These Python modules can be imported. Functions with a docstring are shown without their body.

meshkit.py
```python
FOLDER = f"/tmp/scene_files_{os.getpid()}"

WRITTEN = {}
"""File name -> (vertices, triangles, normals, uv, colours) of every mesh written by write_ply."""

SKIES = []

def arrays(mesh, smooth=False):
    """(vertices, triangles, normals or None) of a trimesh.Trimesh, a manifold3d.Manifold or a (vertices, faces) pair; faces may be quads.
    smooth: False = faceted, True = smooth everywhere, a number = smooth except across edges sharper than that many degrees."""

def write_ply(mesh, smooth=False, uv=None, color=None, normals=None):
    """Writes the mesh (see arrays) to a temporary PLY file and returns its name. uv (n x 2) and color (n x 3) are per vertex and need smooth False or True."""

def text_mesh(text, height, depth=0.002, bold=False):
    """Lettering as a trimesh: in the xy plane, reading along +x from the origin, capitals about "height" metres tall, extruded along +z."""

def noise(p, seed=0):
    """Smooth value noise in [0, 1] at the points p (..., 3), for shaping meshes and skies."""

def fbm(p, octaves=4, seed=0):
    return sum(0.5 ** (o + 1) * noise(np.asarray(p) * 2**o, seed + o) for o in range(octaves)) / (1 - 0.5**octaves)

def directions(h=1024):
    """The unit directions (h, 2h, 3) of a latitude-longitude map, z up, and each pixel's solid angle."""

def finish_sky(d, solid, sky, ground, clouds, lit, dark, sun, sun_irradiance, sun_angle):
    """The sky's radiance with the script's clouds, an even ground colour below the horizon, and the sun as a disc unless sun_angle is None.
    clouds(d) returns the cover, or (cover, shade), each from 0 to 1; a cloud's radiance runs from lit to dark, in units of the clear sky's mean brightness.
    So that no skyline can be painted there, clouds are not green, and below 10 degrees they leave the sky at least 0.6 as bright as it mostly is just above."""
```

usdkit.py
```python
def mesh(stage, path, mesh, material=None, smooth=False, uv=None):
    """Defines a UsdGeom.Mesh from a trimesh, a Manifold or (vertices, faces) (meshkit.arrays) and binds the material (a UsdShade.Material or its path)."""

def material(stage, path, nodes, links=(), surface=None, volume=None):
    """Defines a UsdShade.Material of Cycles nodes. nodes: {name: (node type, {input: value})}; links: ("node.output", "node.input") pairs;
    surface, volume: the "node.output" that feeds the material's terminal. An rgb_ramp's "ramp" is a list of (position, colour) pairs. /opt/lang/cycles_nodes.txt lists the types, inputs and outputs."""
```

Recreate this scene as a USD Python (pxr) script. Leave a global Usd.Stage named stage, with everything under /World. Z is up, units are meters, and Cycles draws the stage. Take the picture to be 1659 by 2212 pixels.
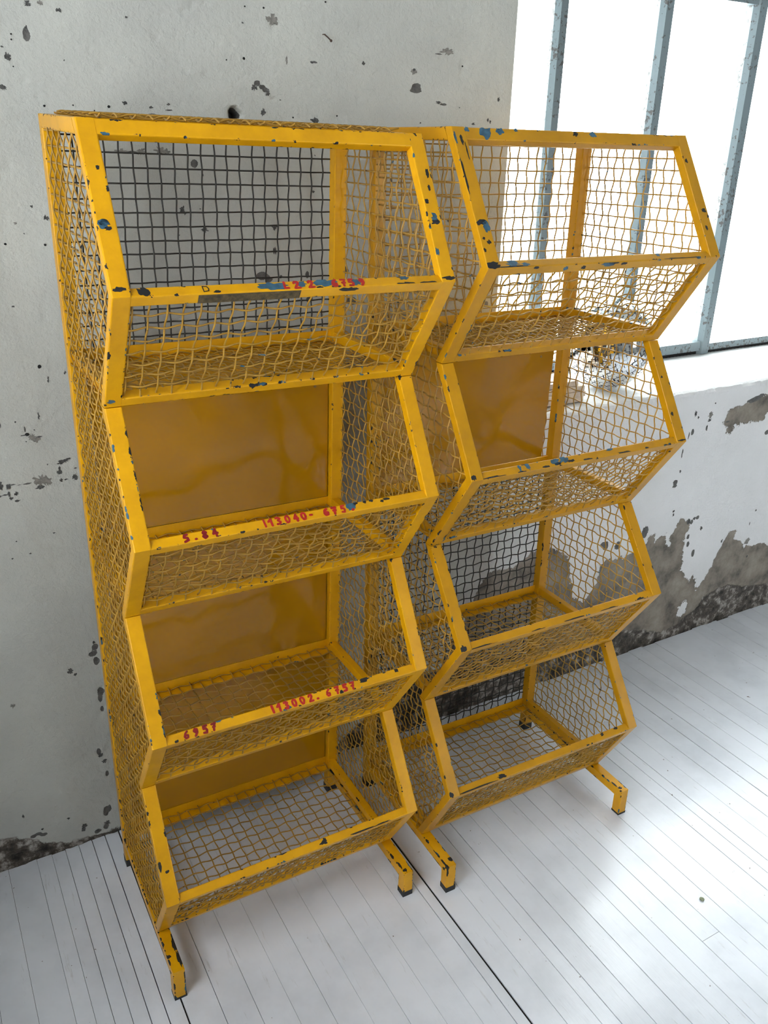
import math, random
import numpy as np
import trimesh
import shapely
from shapely.geometry import Polygon, LineString
from shapely.ops import unary_union
import usdkit, meshkit
from pxr import Usd, UsdGeom, UsdLux, UsdShade, Gf, Sdf, Vt

stage = Usd.Stage.CreateInMemory()
UsdGeom.SetStageUpAxis(stage, UsdGeom.Tokens.z)
UsdGeom.SetStageMetersPerUnit(stage, 1.0)
world = UsdGeom.Xform.Define(stage, '/World')
stage.SetDefaultPrim(world.GetPrim())
UsdGeom.Scope.Define(stage, '/World/Looks')
rng = np.random.default_rng(7)
random.seed(7)

# ---------------------------------------------------------------- camera, sky, exposure
CAM_POS = (-0.26248, -1.90119, 1.76047)
CAM_R = (0.86872582, -0.49490355, 0.01964515)
CAM_U = (0.18151691, 0.35502734, 0.91706445)
CAM_F = (0.46083301, 0.79311163, -0.39825478)
camera = UsdGeom.Camera.Define(stage, '/World/camera')
camera.AddTransformOp().Set(Gf.Matrix4d(*CAM_R, 0, *CAM_U, 0, *[-c for c in CAM_F], 0, *CAM_POS, 1))
camera.CreateHorizontalApertureAttr(36.0)
camera.CreateVerticalApertureAttr(36.0 * 2212 / 1659)
camera.CreateFocalLengthAttr(36.0 * 1812.75 / 1659)
camera.CreateClippingRangeAttr(Gf.Vec2f(0.05, 100))
camera.CreateExposureAttr(1.9)
sky = UsdLux.DomeLight.Define(stage, '/World/sky')          # an even, overcast daylight sky
sky.CreateIntensityAttr(1.0)
sky.CreateColorAttr(Gf.Vec3f(0.93, 0.97, 1.0))

# ---------------------------------------------------------------- materials
def mat(name, nodes, links, surface):
    return usdkit.material(stage, '/World/Looks/' + name, nodes, links, surface=surface)

def simple(name, color, rough=0.5, metal=0.0, var=0.0, scale=20, bump=0.0, bscale=80):
    n = {'g': ('geometry', {}), 'p': ('principled_bsdf', {'base_color': color, 'roughness': rough, 'metallic': metal})}
    l = []
    if var:
        n['n'] = ('noise_texture', {'scale': scale, 'detail': 4})
        n['r'] = ('rgb_ramp', {'ramp': [(0.3, tuple(c * (1 - var) for c in color)), (0.7, tuple(min(1, c * (1 + var)) for c in color))]})
        l += [('g.position', 'n.vector'), ('n.fac', 'r.fac'), ('r.color', 'p.base_color')]
    if bump:
        n['bn'] = ('noise_texture', {'scale': bscale, 'detail': 5})
        n['b'] = ('bump', {'strength': 1.0, 'distance': bump})
        l += [('g.position', 'bn.vector'), ('bn.fac', 'b.height'), ('b.normal', 'p.normal')]
    return mat(name, n, l, 'p.BSDF')

YEL_A, YEL_B = (0.74, 0.365, 0.002), (0.60, 0.285, 0.002)
BLUE, CHIP = (0.035, 0.105, 0.165), (0.012, 0.013, 0.015)

def paint(name, edge_gain=0.17, level=0.778, rough=0.36, ya=YEL_A, yb=YEL_B, scale=60):
    """Enamel on steel: chipped where the 'edge' value is high, down to an older blue coat and black metal."""
    n = {'g': ('geometry', {}), 'e': ('attribute', {'attribute': 'edge'}),
         'na': ('noise_texture', {'scale': scale, 'detail': 5, 'roughness': 0.6}),
         'nb': ('noise_texture', {'scale': 7, 'detail': 2}),
         'nc': ('noise_texture', {'scale': 28, 'detail': 2}),
         'nd': ('noise_texture', {'scale': 11, 'detail': 5, 'roughness': 0.65}),
         'ne': ('noise_texture', {'scale': 420, 'detail': 2}),
         'm1': ('math', {'math_type': 'multiply_add', 'value2': edge_gain}),
         'm2': ('math', {'math_type': 'multiply_add', 'value2': 0.42}),
         'mask': ('map_range', {'from_min': level + 0.21, 'from_max': level + 0.222, 'clamp': True}),
         'blue': ('map_range', {'from_min': 0.56, 'from_max': 0.58, 'clamp': True}),
         'cy': ('rgb_ramp', {'ramp': [(0.3, yb), (0.62, ya)]}),
         'cc': ('mix', {'color1': CHIP, 'color2': BLUE}),
         'col': ('mix', {}),
         'ro': ('map_range', {'from_min': 0, 'from_max': 1, 'to_min': rough, 'to_max': 0.65}),
         'hh': ('math', {'math_type': 'multiply_add', 'value2': -1.0}),
         'fine': ('math', {'math_type': 'multiply', 'value2': 0.25}),
         'b': ('bump', {'strength': 0.6, 'distance': 0.0006}),
         'p': ('principled_bsdf', {'specular_ior_level': 0.38})}
    l = [('g.position', x + '.vector') for x in ('na', 'nb', 'nc', 'nd', 'ne')]
    l += [('e.fac', 'm1.value1'), ('na.fac', 'm1.value3'), ('nb.fac', 'm2.value1'), ('m1.value', 'm2.value3'), ('m2.value', 'mask.value'),
          ('nc.fac', 'blue.value'), ('nd.fac', 'cy.fac'), ('blue.result', 'cc.fac'), ('mask.result', 'col.fac'), ('cy.color', 'col.color1'), ('cc.color', 'col.color2'),
          ('col.color', 'p.base_color'), ('mask.result', 'ro.value'), ('ro.result', 'p.roughness'),
          ('ne.fac', 'fine.value1'), ('mask.result', 'hh.value1'), ('fine.value', 'hh.value3'), ('hh.value', 'b.height'), ('b.normal', 'p.normal')]
    return mat(name, n, l, 'p.BSDF')

M = {}
M['paint'] = paint('yellow_enamel')
M['paint_shaded'] = paint('shaded_yellow_enamel', ya=(0.57, 0.275, 0.003), yb=(0.46, 0.22, 0.004))  # the same yellow, darkened in colour for the weaker light on the right rack
M['foot'] = paint('worn_yellow_enamel', edge_gain=0.20, level=0.72, scale=38)
M['wire'] = paint('yellow_wire', edge_gain=0.0, level=0.685, rough=0.45, ya=(0.46, 0.255, 0.035), yb=(0.27, 0.15, 0.03), scale=70)
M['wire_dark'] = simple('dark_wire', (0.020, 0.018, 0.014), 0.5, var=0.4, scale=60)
M['blue'] = simple('old_blue_paint', BLUE, 0.45, var=0.35, scale=90)
M['chip'] = simple('bare_dark_metal', CHIP, 0.55)
M['red'] = simple('red_marking_paint', (0.42, 0.014, 0.012), 0.5, var=0.25, scale=150)
M['darkred'] = simple('dark_red_marking_paint', (0.22, 0.006, 0.010), 0.5, var=0.3, scale=150)
M['glue'] = simple('brown_glue_residue', (0.085, 0.06, 0.025), 0.7, var=0.6, scale=120, bump=0.001, bscale=300)
M['screw'] = simple('screw_steel', (0.25, 0.16, 0.05), 0.4, 0.6)
n = {'g': ('geometry', {}), 'na': ('noise_texture', {'scale': 5, 'detail': 3}), 'nb': ('noise_texture', {'scale': 6, 'detail': 1}),
     'c': ('rgb_ramp', {'ramp': [(0.3, (0.38, 0.175, 0.001)), (0.7, (0.45, 0.205, 0.001))]}),
     'b': ('bump', {'strength': 1.0, 'distance': 0.012}), 'p': ('principled_bsdf', {'roughness': 0.12, 'specular_ior_level': 0.55})}
M['sheet'] = mat('glossy_yellow_sheet', n, [('g.position', 'na.vector'), ('g.position', 'nb.vector'), ('na.fac', 'c.fac'), ('c.color', 'p.base_color'), ('nb.fac', 'b.height'), ('b.normal', 'p.normal')], 'p.BSDF')

def wall_material(name, white_a, white_b, whitened_a, whitened_b):
    n = {'g': ('geometry', {}), 'd': ('attribute', {'attribute': 'chipped'}), 'c': ('attribute', {'attribute': 'cement'}), 'r': ('attribute', {'attribute': 'rubble'}),
         'n1': ('noise_texture', {'scale': 2.2, 'detail': 6, 'roughness': 0.6}), 'n2': ('noise_texture', {'scale': 55, 'detail': 5, 'roughness': 0.65}),
         'n3': ('noise_texture', {'scale': 9, 'detail': 6, 'roughness': 0.65}), 'n4': ('noise_texture', {'scale': 26, 'detail': 6, 'roughness': 0.7}),
         'n5': ('noise_texture', {'scale': 120, 'detail': 5, 'roughness': 0.65}), 'n6': ('noise_texture', {'scale': 14, 'detail': 4, 'roughness': 0.6}),
         'k': ('attribute', {'attribute': 'whitened'}), 'paint_old': ('rgb_ramp', {'ramp': [(0.32, white_b), (0.62, white_a)]}), 'paint_whitened': ('rgb_ramp', {'ramp': [(0.32, whitened_b), (0.62, whitened_a)]}), 'paint': ('mix', {}),
         'cem': ('rgb_ramp', {'ramp': [(0.32, (0.085, 0.074, 0.062)), (0.48, (0.22, 0.19, 0.155)), (0.68, (0.34, 0.30, 0.245))]}),
         'rub': ('rgb_ramp', {'ramp': [(0.36, (0.018, 0.016, 0.014)), (0.52, (0.10, 0.085, 0.07)), (0.62, (0.36, 0.33, 0.30)), (0.75, (0.6, 0.58, 0.55))]}),
         'dark': ('rgb_ramp', {'ramp': [(0.3, (0.05, 0.05, 0.048)), (0.7, (0.16, 0.155, 0.145))]}),
         'kd': ('math', {'math_type': 'multiply_add', 'value2': 0.7}), 'kc': ('math', {'math_type': 'multiply_add', 'value2': 1.0}), 'kr': ('math', {'math_type': 'multiply_add', 'value2': 0.9}),
         'md': ('map_range', {'from_min': 0.84, 'from_max': 0.88, 'clamp': True}), 'mc': ('map_range', {'from_min': 0.99, 'from_max': 1.015, 'clamp': True}), 'mr': ('map_range', {'from_min': 0.92, 'from_max': 1.0, 'clamp': True}),
         'x1': ('mix', {}), 'x2': ('mix', {}), 'x3': ('mix', {}),
         'h1': ('math', {'math_type': 'multiply_add', 'value2': -0.8}), 'h2': ('math', {'math_type': 'multiply_add', 'value2': 0.35}), 'h3': ('math', {'math_type': 'multiply_add', 'value2': 0.8}),
         'b': ('bump', {'strength': 0.9, 'distance': 0.0034}), 'p': ('principled_bsdf', {'roughness': 0.62, 'specular_ior_level': 0.35})}
    l = [('g.position', x + '.vector') for x in ('n1', 'n2', 'n3', 'n4', 'n5', 'n6')]
    l += [('n2.fac', 'kd.value1'), ('d.fac', 'kd.value3'), ('n2.fac', 'kc.value1'), ('c.fac', 'kc.value3'), ('n4.fac', 'kr.value1'), ('r.fac', 'kr.value3'),
          ('kd.value', 'md.value'), ('kc.value', 'mc.value'), ('kr.value', 'mr.value'),
          ('n1.fac', 'paint_old.fac'), ('n1.fac', 'paint_whitened.fac'), ('k.fac', 'paint.fac'), ('paint_old.color', 'paint.color1'), ('paint_whitened.color', 'paint.color2'), ('n3.fac', 'cem.fac'), ('n4.fac', 'rub.fac'), ('n2.fac', 'dark.fac'),
          ('mc.result', 'x1.fac'), ('paint.color', 'x1.color1'), ('cem.color', 'x1.color2'), ('mr.result', 'x2.fac'), ('x1.color', 'x2.color1'), ('rub.color', 'x2.color2'),
          ('md.result', 'x3.fac'), ('x2.color', 'x3.color1'), ('dark.color', 'x3.color2'), ('x3.color', 'p.base_color'),
          ('mc.result', 'h1.value1'), ('n6.fac', 'h1.value3'), ('n5.fac', 'h2.value1'), ('h1.value', 'h2.value3'), ('h2.value', 'h3.value3'), ('n2.fac', 'h3.value1'), ('h3.value', 'b.height'), ('b.normal', 'p.normal')]
    return mat(name, n, l, 'p.BSDF')

M['wall'] = wall_material('old_white_plaster', (0.545, 0.552, 0.508), (0.455, 0.46, 0.43), (0.80, 0.795, 0.795), (0.73, 0.725, 0.72))  # second pair of whites is raised to make up for light below the window
M['plaster'] = simple('darkened_room_plaster', (0.22, 0.22, 0.21), 0.65, var=0.06, scale=3, bump=0.002, bscale=30)  # room surfaces out of view, toned dark to cut bounced light
M['wall_chip'] = simple('grey_chip_in_plaster', (0.075, 0.075, 0.072), 0.8, var=0.5, scale=200)
M['wall_patch'] = simple('grey_beige_scar_in_plaster', (0.21, 0.20, 0.18), 0.8, var=0.35, scale=120)
M['hole'] = simple('black_hole', (0.006, 0.006, 0.006), 0.9)
# floor: glossy, worn white paint on boards
n = {'g': ('geometry', {}), 'oi': ('object_info', {}), 'mp': ('mapping', {'scale': (1.0, 0.12, 1.0)}),
     'n1': ('noise_texture', {'scale': 60, 'detail': 5, 'roughness': 0.7}), 'n2': ('noise_texture', {'scale': 5, 'detail': 5, 'roughness': 0.6}),
     'n3': ('noise_texture', {'scale': 42, 'detail': 3, 'roughness': 0.6}), 'n4': ('noise_texture', {'scale': 3.0, 'detail': 4}),
     'c': ('rgb_ramp', {'ramp': [(0.30, (0.66, 0.69, 0.745)), (0.55, (0.775, 0.805, 0.865))]}), 's': ('rgb_ramp', {'ramp': [(0.62, (1, 1, 1)), (0.74, (0.74, 0.72, 0.69))]}),
     't': ('rgb_ramp', {'ramp': [(0.715, (1, 1, 1)), (0.735, (0.30, 0.26, 0.23))]}),
     'o': ('map_range', {'from_min': 0, 'from_max': 1, 'to_min': 0.95, 'to_max': 1.0}),
     'x1': ('mix', {'mix_type': 'multiply', 'fac': 1.0}), 'x2': ('mix', {'mix_type': 'multiply', 'fac': 1.0}), 'x3': ('vector_math', {'math_type': 'scale'}),
     'ro': ('map_range', {'from_min': 0.3, 'from_max': 0.7, 'to_min': 0.13, 'to_max': 0.30}),
     'b': ('bump', {'strength': 0.5, 'distance': 0.0012}), 'p': ('principled_bsdf', {'specular_ior_level': 0.9})}
l = [('g.position', 'mp.vector'), ('mp.vector', 'n1.vector'), ('g.position', 'n2.vector'), ('g.position', 'n3.vector'), ('g.position', 'n4.vector'),
     ('n2.fac', 'c.fac'), ('n1.fac', 's.fac'), ('n3.fac', 't.fac'), ('c.color', 'x1.color1'), ('s.color', 'x1.color2'), ('x1.color', 'x2.color1'), ('t.color', 'x2.color2'),
     ('x2.color', 'x3.vector1'), ('oi.random', 'o.value'), ('o.result', 'x3.scale'), ('x3.vector', 'p.base_color'), ('n4.fac', 'ro.value'), ('ro.result', 'p.roughness'), ('n1.fac', 'b.height'), ('b.normal', 'p.normal')]
M['floor'] = mat('white_floor_paint', n, l, 'p.BSDF')
M['under'] = simple('dark_under_floor', (0.01, 0.009, 0.008), 0.9)
# window steel: pale blue paint flaking to grey
n = {'g': ('geometry', {}), 'n1': ('noise_texture', {'scale': 70, 'detail': 5, 'roughness': 0.65}), 'n2': ('noise_texture', {'scale': 8, 'detail': 2}),
     'a': ('math', {'math_type': 'multiply_add', 'value2': 0.5}), 'm': ('map_range', {'from_min': 0.83, 'from_max': 0.87, 'clamp': True}),
     'x': ('mix', {'color1': (0.19, 0.24, 0.26), 'color2': (0.09, 0.088, 0.085)}), 'b': ('bump', {'strength': 0.8, 'distance': 0.001}), 'p': ('principled_bsdf', {'roughness': 0.42})}
M['steel'] = mat('flaking_pale_blue_paint', n, [('g.position', 'n1.vector'), ('g.position', 'n2.vector'), ('n2.fac', 'a.value1'), ('n1.fac', 'a.value3'), ('a.value', 'm.value'), ('m.result', 'x.fac'), ('x.color', 'p.base_color'), ('n1.fac', 'b.height'), ('b.normal', 'p.normal')], 'p.BSDF')
M['pane'] = mat('window_glass', {'lw': ('layer_weight', {'blend': 0.5}), 'pw': ('math', {'math_type': 'power', 'value2': 5.0}), 'f': ('math', {'math_type': 'multiply_add', 'value2': 0.9, 'value3': 0.04}), 't': ('transparent_bsdf', {'color': (0.96, 0.98, 0.97)}), 'gl': ('glossy_bsdf', {'roughness': 0.02, 'color': (1, 1, 1)}), 'x': ('mix_closure', {})},
                [('lw.facing', 'pw.value1'), ('pw.value', 'f.value1'), ('f.value', 'x.fac'), ('t.BSDF', 'x.closure1'), ('gl.BSDF', 'x.closure2')], 'x.closure')
M['mirror'] = simple('mirror_glass', (0.92, 0.93, 0.92), 0.02, 1.0)
M['grout'] = simple('grey_ball_core', (0.10, 0.10, 0.10), 0.6)
M['black'] = simple('black_plastic', (0.015, 0.015, 0.016), 0.4)
M['wood'] = simple('pale_planed_wood', (0.62, 0.52, 0.42), 0.6, var=0.18, scale=35)
M['rust'] = simple('rusty_iron', (0.06, 0.035, 0.025), 0.7)
M['pebble'] = simple('green_grey_stone', (0.28, 0.31, 0.20), 0.8, var=0.2, scale=300)

# ---------------------------------------------------------------- helpers
used = {}
def numbered(path):
    k = used.get(path, -1) + 1
    used[path] = k
    return path if k == 0 else '%s_%03d' % (path, k)

def meta(prim, label=None, category=None, group=None, kind=None):
    for key, val in (('label', label), ('category', category), ('group', group), ('kind', kind)):
        if val:
            prim.SetCustomDataByKey(key, val)
    return prim

def thing(name, label=None, category=None, kind=None, matrix=None, loc=None):
    x = UsdGeom.Xform.Define(stage, numbered('/World/' + name))
    if matrix is not None:
        x.AddTransformOp().Set(matrix)
    elif loc is not None:
        x.AddTranslateOp().Set(Gf.Vec3d(*loc))
    return meta(x.GetPrim(), label, category, kind=kind)

def obj(name, vf, material, parent=None, smooth=False, attrs=None, kind=None, label=None, category=None):
    v, f = np.asarray(vf[0], float), np.asarray(vf[1], int)
    a, b, c = v[f[:, 0]], v[f[:, 1]], v[f[:, 2]]
    if np.einsum('ij,ij->i', a - v.mean(0), np.cross(b - v.mean(0), c - v.mean(0))).sum() < 0:
        f = f[:, ::-1]
    path = numbered((str(parent.GetPath()) if parent else '/World') + '/' + name)
    m = usdkit.mesh(stage, path, (v, f), M[material], smooth=smooth)
    for key, val in (attrs or {}).items():
        UsdGeom.PrimvarsAPI(m).CreatePrimvar(key, Sdf.ValueTypeNames.FloatArray, 'vertex').Set(Vt.FloatArray.FromNumpy(np.asarray(val, np.float32)))
    return meta(m.GetPrim(), label, category, kind=kind)

def join(parts):
    vs, fs, n = [], [], 0
    for v, f in parts:
        vs.append(np.asarray(v)); fs.append(np.asarray(f) + n); n += len(v)
    return np.vstack(vs), np.vstack(fs)

def box(x0, x1, y0, y1, z0, z1):
    b = trimesh.creation.box([x1 - x0, y1 - y0, z1 - z0])
    return b.vertices + [(x0 + x1) / 2, (y0 + y1) / 2, (z0 + z1) / 2], b.faces

def rounded_section(w, h, r=0.0022, inner=0.007):
    """Points of a rounded rectangle in the unit square of a w x h section, with their 'edge' value."""
    pts, edge = [], []
    for k, (cx, cy) in enumerate(((0, 0), (w, 0), (w, h), (0, h))):
        sx, sy = (1 if cx == 0 else -1), (1 if cy == 0 else -1)
        a0 = math.pi + k * math.pi / 2
        before, after = [], []
        arc = [(cx + sx * r + r * math.cos(a0 + t * math.pi / 4), cy + sy * r + r * math.sin(a0 + t * math.pi / 4)) for t in range(3)]
        d_in = (math.cos(a0), math.sin(a0)); d_out = (math.cos(a0 + math.pi / 2), math.sin(a0 + math.pi / 2))
        i0 = (arc[0][0] + d_out[0] * -(inner - r), arc[0][1] + d_out[1] * -(inner - r))
        i1 = (arc[2][0] - d_in[0] * (inner - r), arc[2][1] - d_in[1] * (inner - r))
        pts += [i0] + arc + [i1]
        edge += [0, 1, 1, 1, 0]
    return np.array(pts) / [w, h], np.array(edge, float)

def bar(E0, E1, r=0.0022):
    """A square tube between two end quads (corners in order); ends may be mitred."""
    E0, E1 = np.asarray(E0, float), np.asarray(E1, float)
    w, h = np.linalg.norm(E0[1] - E0[0]), np.linalg.norm(E0[3] - E0[0])
    q, e = rounded_section(w, h, min(r, w / 4, h / 4), min(0.006, w / 2.2, h / 2.2))
    a, b = q[:, :1], q[:, 1:]
    R0 = E0[0] * (1 - a) * (1 - b) + E0[1] * a * (1 - b) + E0[2] * a * b + E0[3] * (1 - a) * b
    R1 = E1[0] * (1 - a) * (1 - b) + E1[1] * a * (1 - b) + E1[2] * a * b + E1[3] * (1 - a) * b
    L = np.linalg.norm(E1.mean(0) - E0.mean(0))
    t = np.array([0, min(0.01 / L, 0.3), 1 - min(0.01 / L, 0.3), 1])
    ee = [np.maximum(e, 0.75), e, e, np.maximum(e, 0.75)]
    V = np.vstack([R0 * (1 - s) + R1 * s for s in t] + [E0.mean(0)[None], E1.mean(0)[None]])
    A = np.concatenate(ee + [[0.5, 0.5]])
    n = len(q); F = []
    for k in range(3):
        for i in range(n):
            j = (i + 1) % n
            F += [(k * n + i, k * n + j, (k + 1) * n + j), (k * n + i, (k + 1) * n + j, (k + 1) * n + i)]
    for i in range(n):
        j = (i + 1) % n
        F += [(4 * n, j, i), (4 * n + 1, 3 * n + i, 3 * n + j)]
    return (V, np.array(F)), A

def wires(segs, r, sides=5):
    """segs: arrays (n, 3) of path points plus two unit vectors spanning the section; returns one mesh of round wires."""
    vs, fs, n0 = [], [], 0
    ang = np.arange(sides) / sides * 2 * np.pi
    ca, sa = np.cos(ang)[None, :, None], np.sin(ang)[None, :, None]
    for P, s1, s2 in segs:
        n = len(P)
        V = (P[:, None, :] + r * (ca * s1 + sa * s2)).reshape(-1, 3)
        k = np.arange(n - 1)[:, None] * sides; i = np.arange(sides)[None]; j = (i + 1) % sides
        q = np.stack([k + i, k + j, k + sides + j, k + sides + i], -1).reshape(-1, 4)
        F = [q[:, [0, 1, 2]], q[:, [0, 2, 3]]]
        cap0 = np.stack([np.zeros(sides - 2, int), np.arange(2, sides), np.arange(1, sides - 1)], 1)
        F += [cap0, cap0[:, ::-1] + (n - 1) * sides]
        vs.append(V); fs.append(np.vstack(F) + n0); n0 += len(V)
    return np.vstack(vs), np.vstack(fs)

def woven(poly, origin, e1, e2, pitch=0.0272, r=0.0017, amp=0.0026, off=(0.5, 0.5), jitter=0.0008, seed=0):
    """Crimped woven wire clipped to poly (in the e1, e2 plane): the two sets pass over and under each other."""
    o, e1, e2 = (np.asarray(x, float) for x in (origin, e1, e2))
    nn = np.cross(e1, e2); nn /= np.linalg.norm(nn)
    g = np.random.default_rng(seed)
    x0, y0, x1, y1 = poly.bounds
    segs = []
    for way in (0, 1):
        lo, hi, o_, e_, f_ = (x0, x1, off[0], e1, e2) if way == 0 else (y0, y1, off[1], e2, e1)
        oth = off[1 - way]
        for i in range(int(math.ceil(lo / pitch - o_)), int(math.floor(hi / pitch - o_)) + 1):
            c = (i + o_) * pitch + g.normal(0, jitter)
            line = LineString([(c, y0 - 1), (c, y1 + 1)] if way == 0 else [(x0 - 1, c), (x1 + 1, c)])
            cut = poly.intersection(line)
            for s in getattr(cut, 'geoms', [cut]):
                if s.is_empty or s.length < 0.012:
                    continue
                b0, b1 = (s.bounds[1], s.bounds[3]) if way == 0 else (s.bounds[0], s.bounds[2])
                b0 -= g.uniform(0, 0.004); b1 += g.uniform(0, 0.004)
                t = np.linspace(b0, b1, max(3, int((b1 - b0) / pitch * 5) + 1))
                wv = np.cos(np.pi * (t / pitch - oth)) * (1 if i % 2 == 0 else -1)
                side = 1 if way == 0 else -1
                drift = np.sin(t * 9 + i) * 0.0006
                P = o + (c + drift)[:, None] * e_ + t[:, None] * f_ + (side * amp * wv)[:, None] * nn
                segs.append((P, e_, nn))
    return wires(segs, r)

def blob(rx, ry, k, rough=0.35, n=18):
    """An irregular flat patch outline."""
    g = np.random.default_rng(k)
    a = np.arange(n) / n * 2 * np.pi
    rr = 1 + rough * (g.random(n) - 0.5) * 2 * (0.6 + 0.4 * np.cos(2 * a + g.random() * 6))
    rr = np.clip(rr, 0.45, 1.6)
    return Polygon(np.stack([rx * rr * np.cos(a), ry * rr * np.sin(a)], 1)).buffer(0)

def slab(poly, place, thick=0.00025):
    """Extrudes a flat outline; place maps (x, y, h) to a point."""
    out = []
    for g in getattr(poly, 'geoms', [poly]):
        if g.is_empty or g.area < 1e-9:
            continue
        m = trimesh.creation.extrude_polygon(g, thick, engine='earcut')
        out.append((place(m.vertices), m.faces))
    return join(out)

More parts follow.
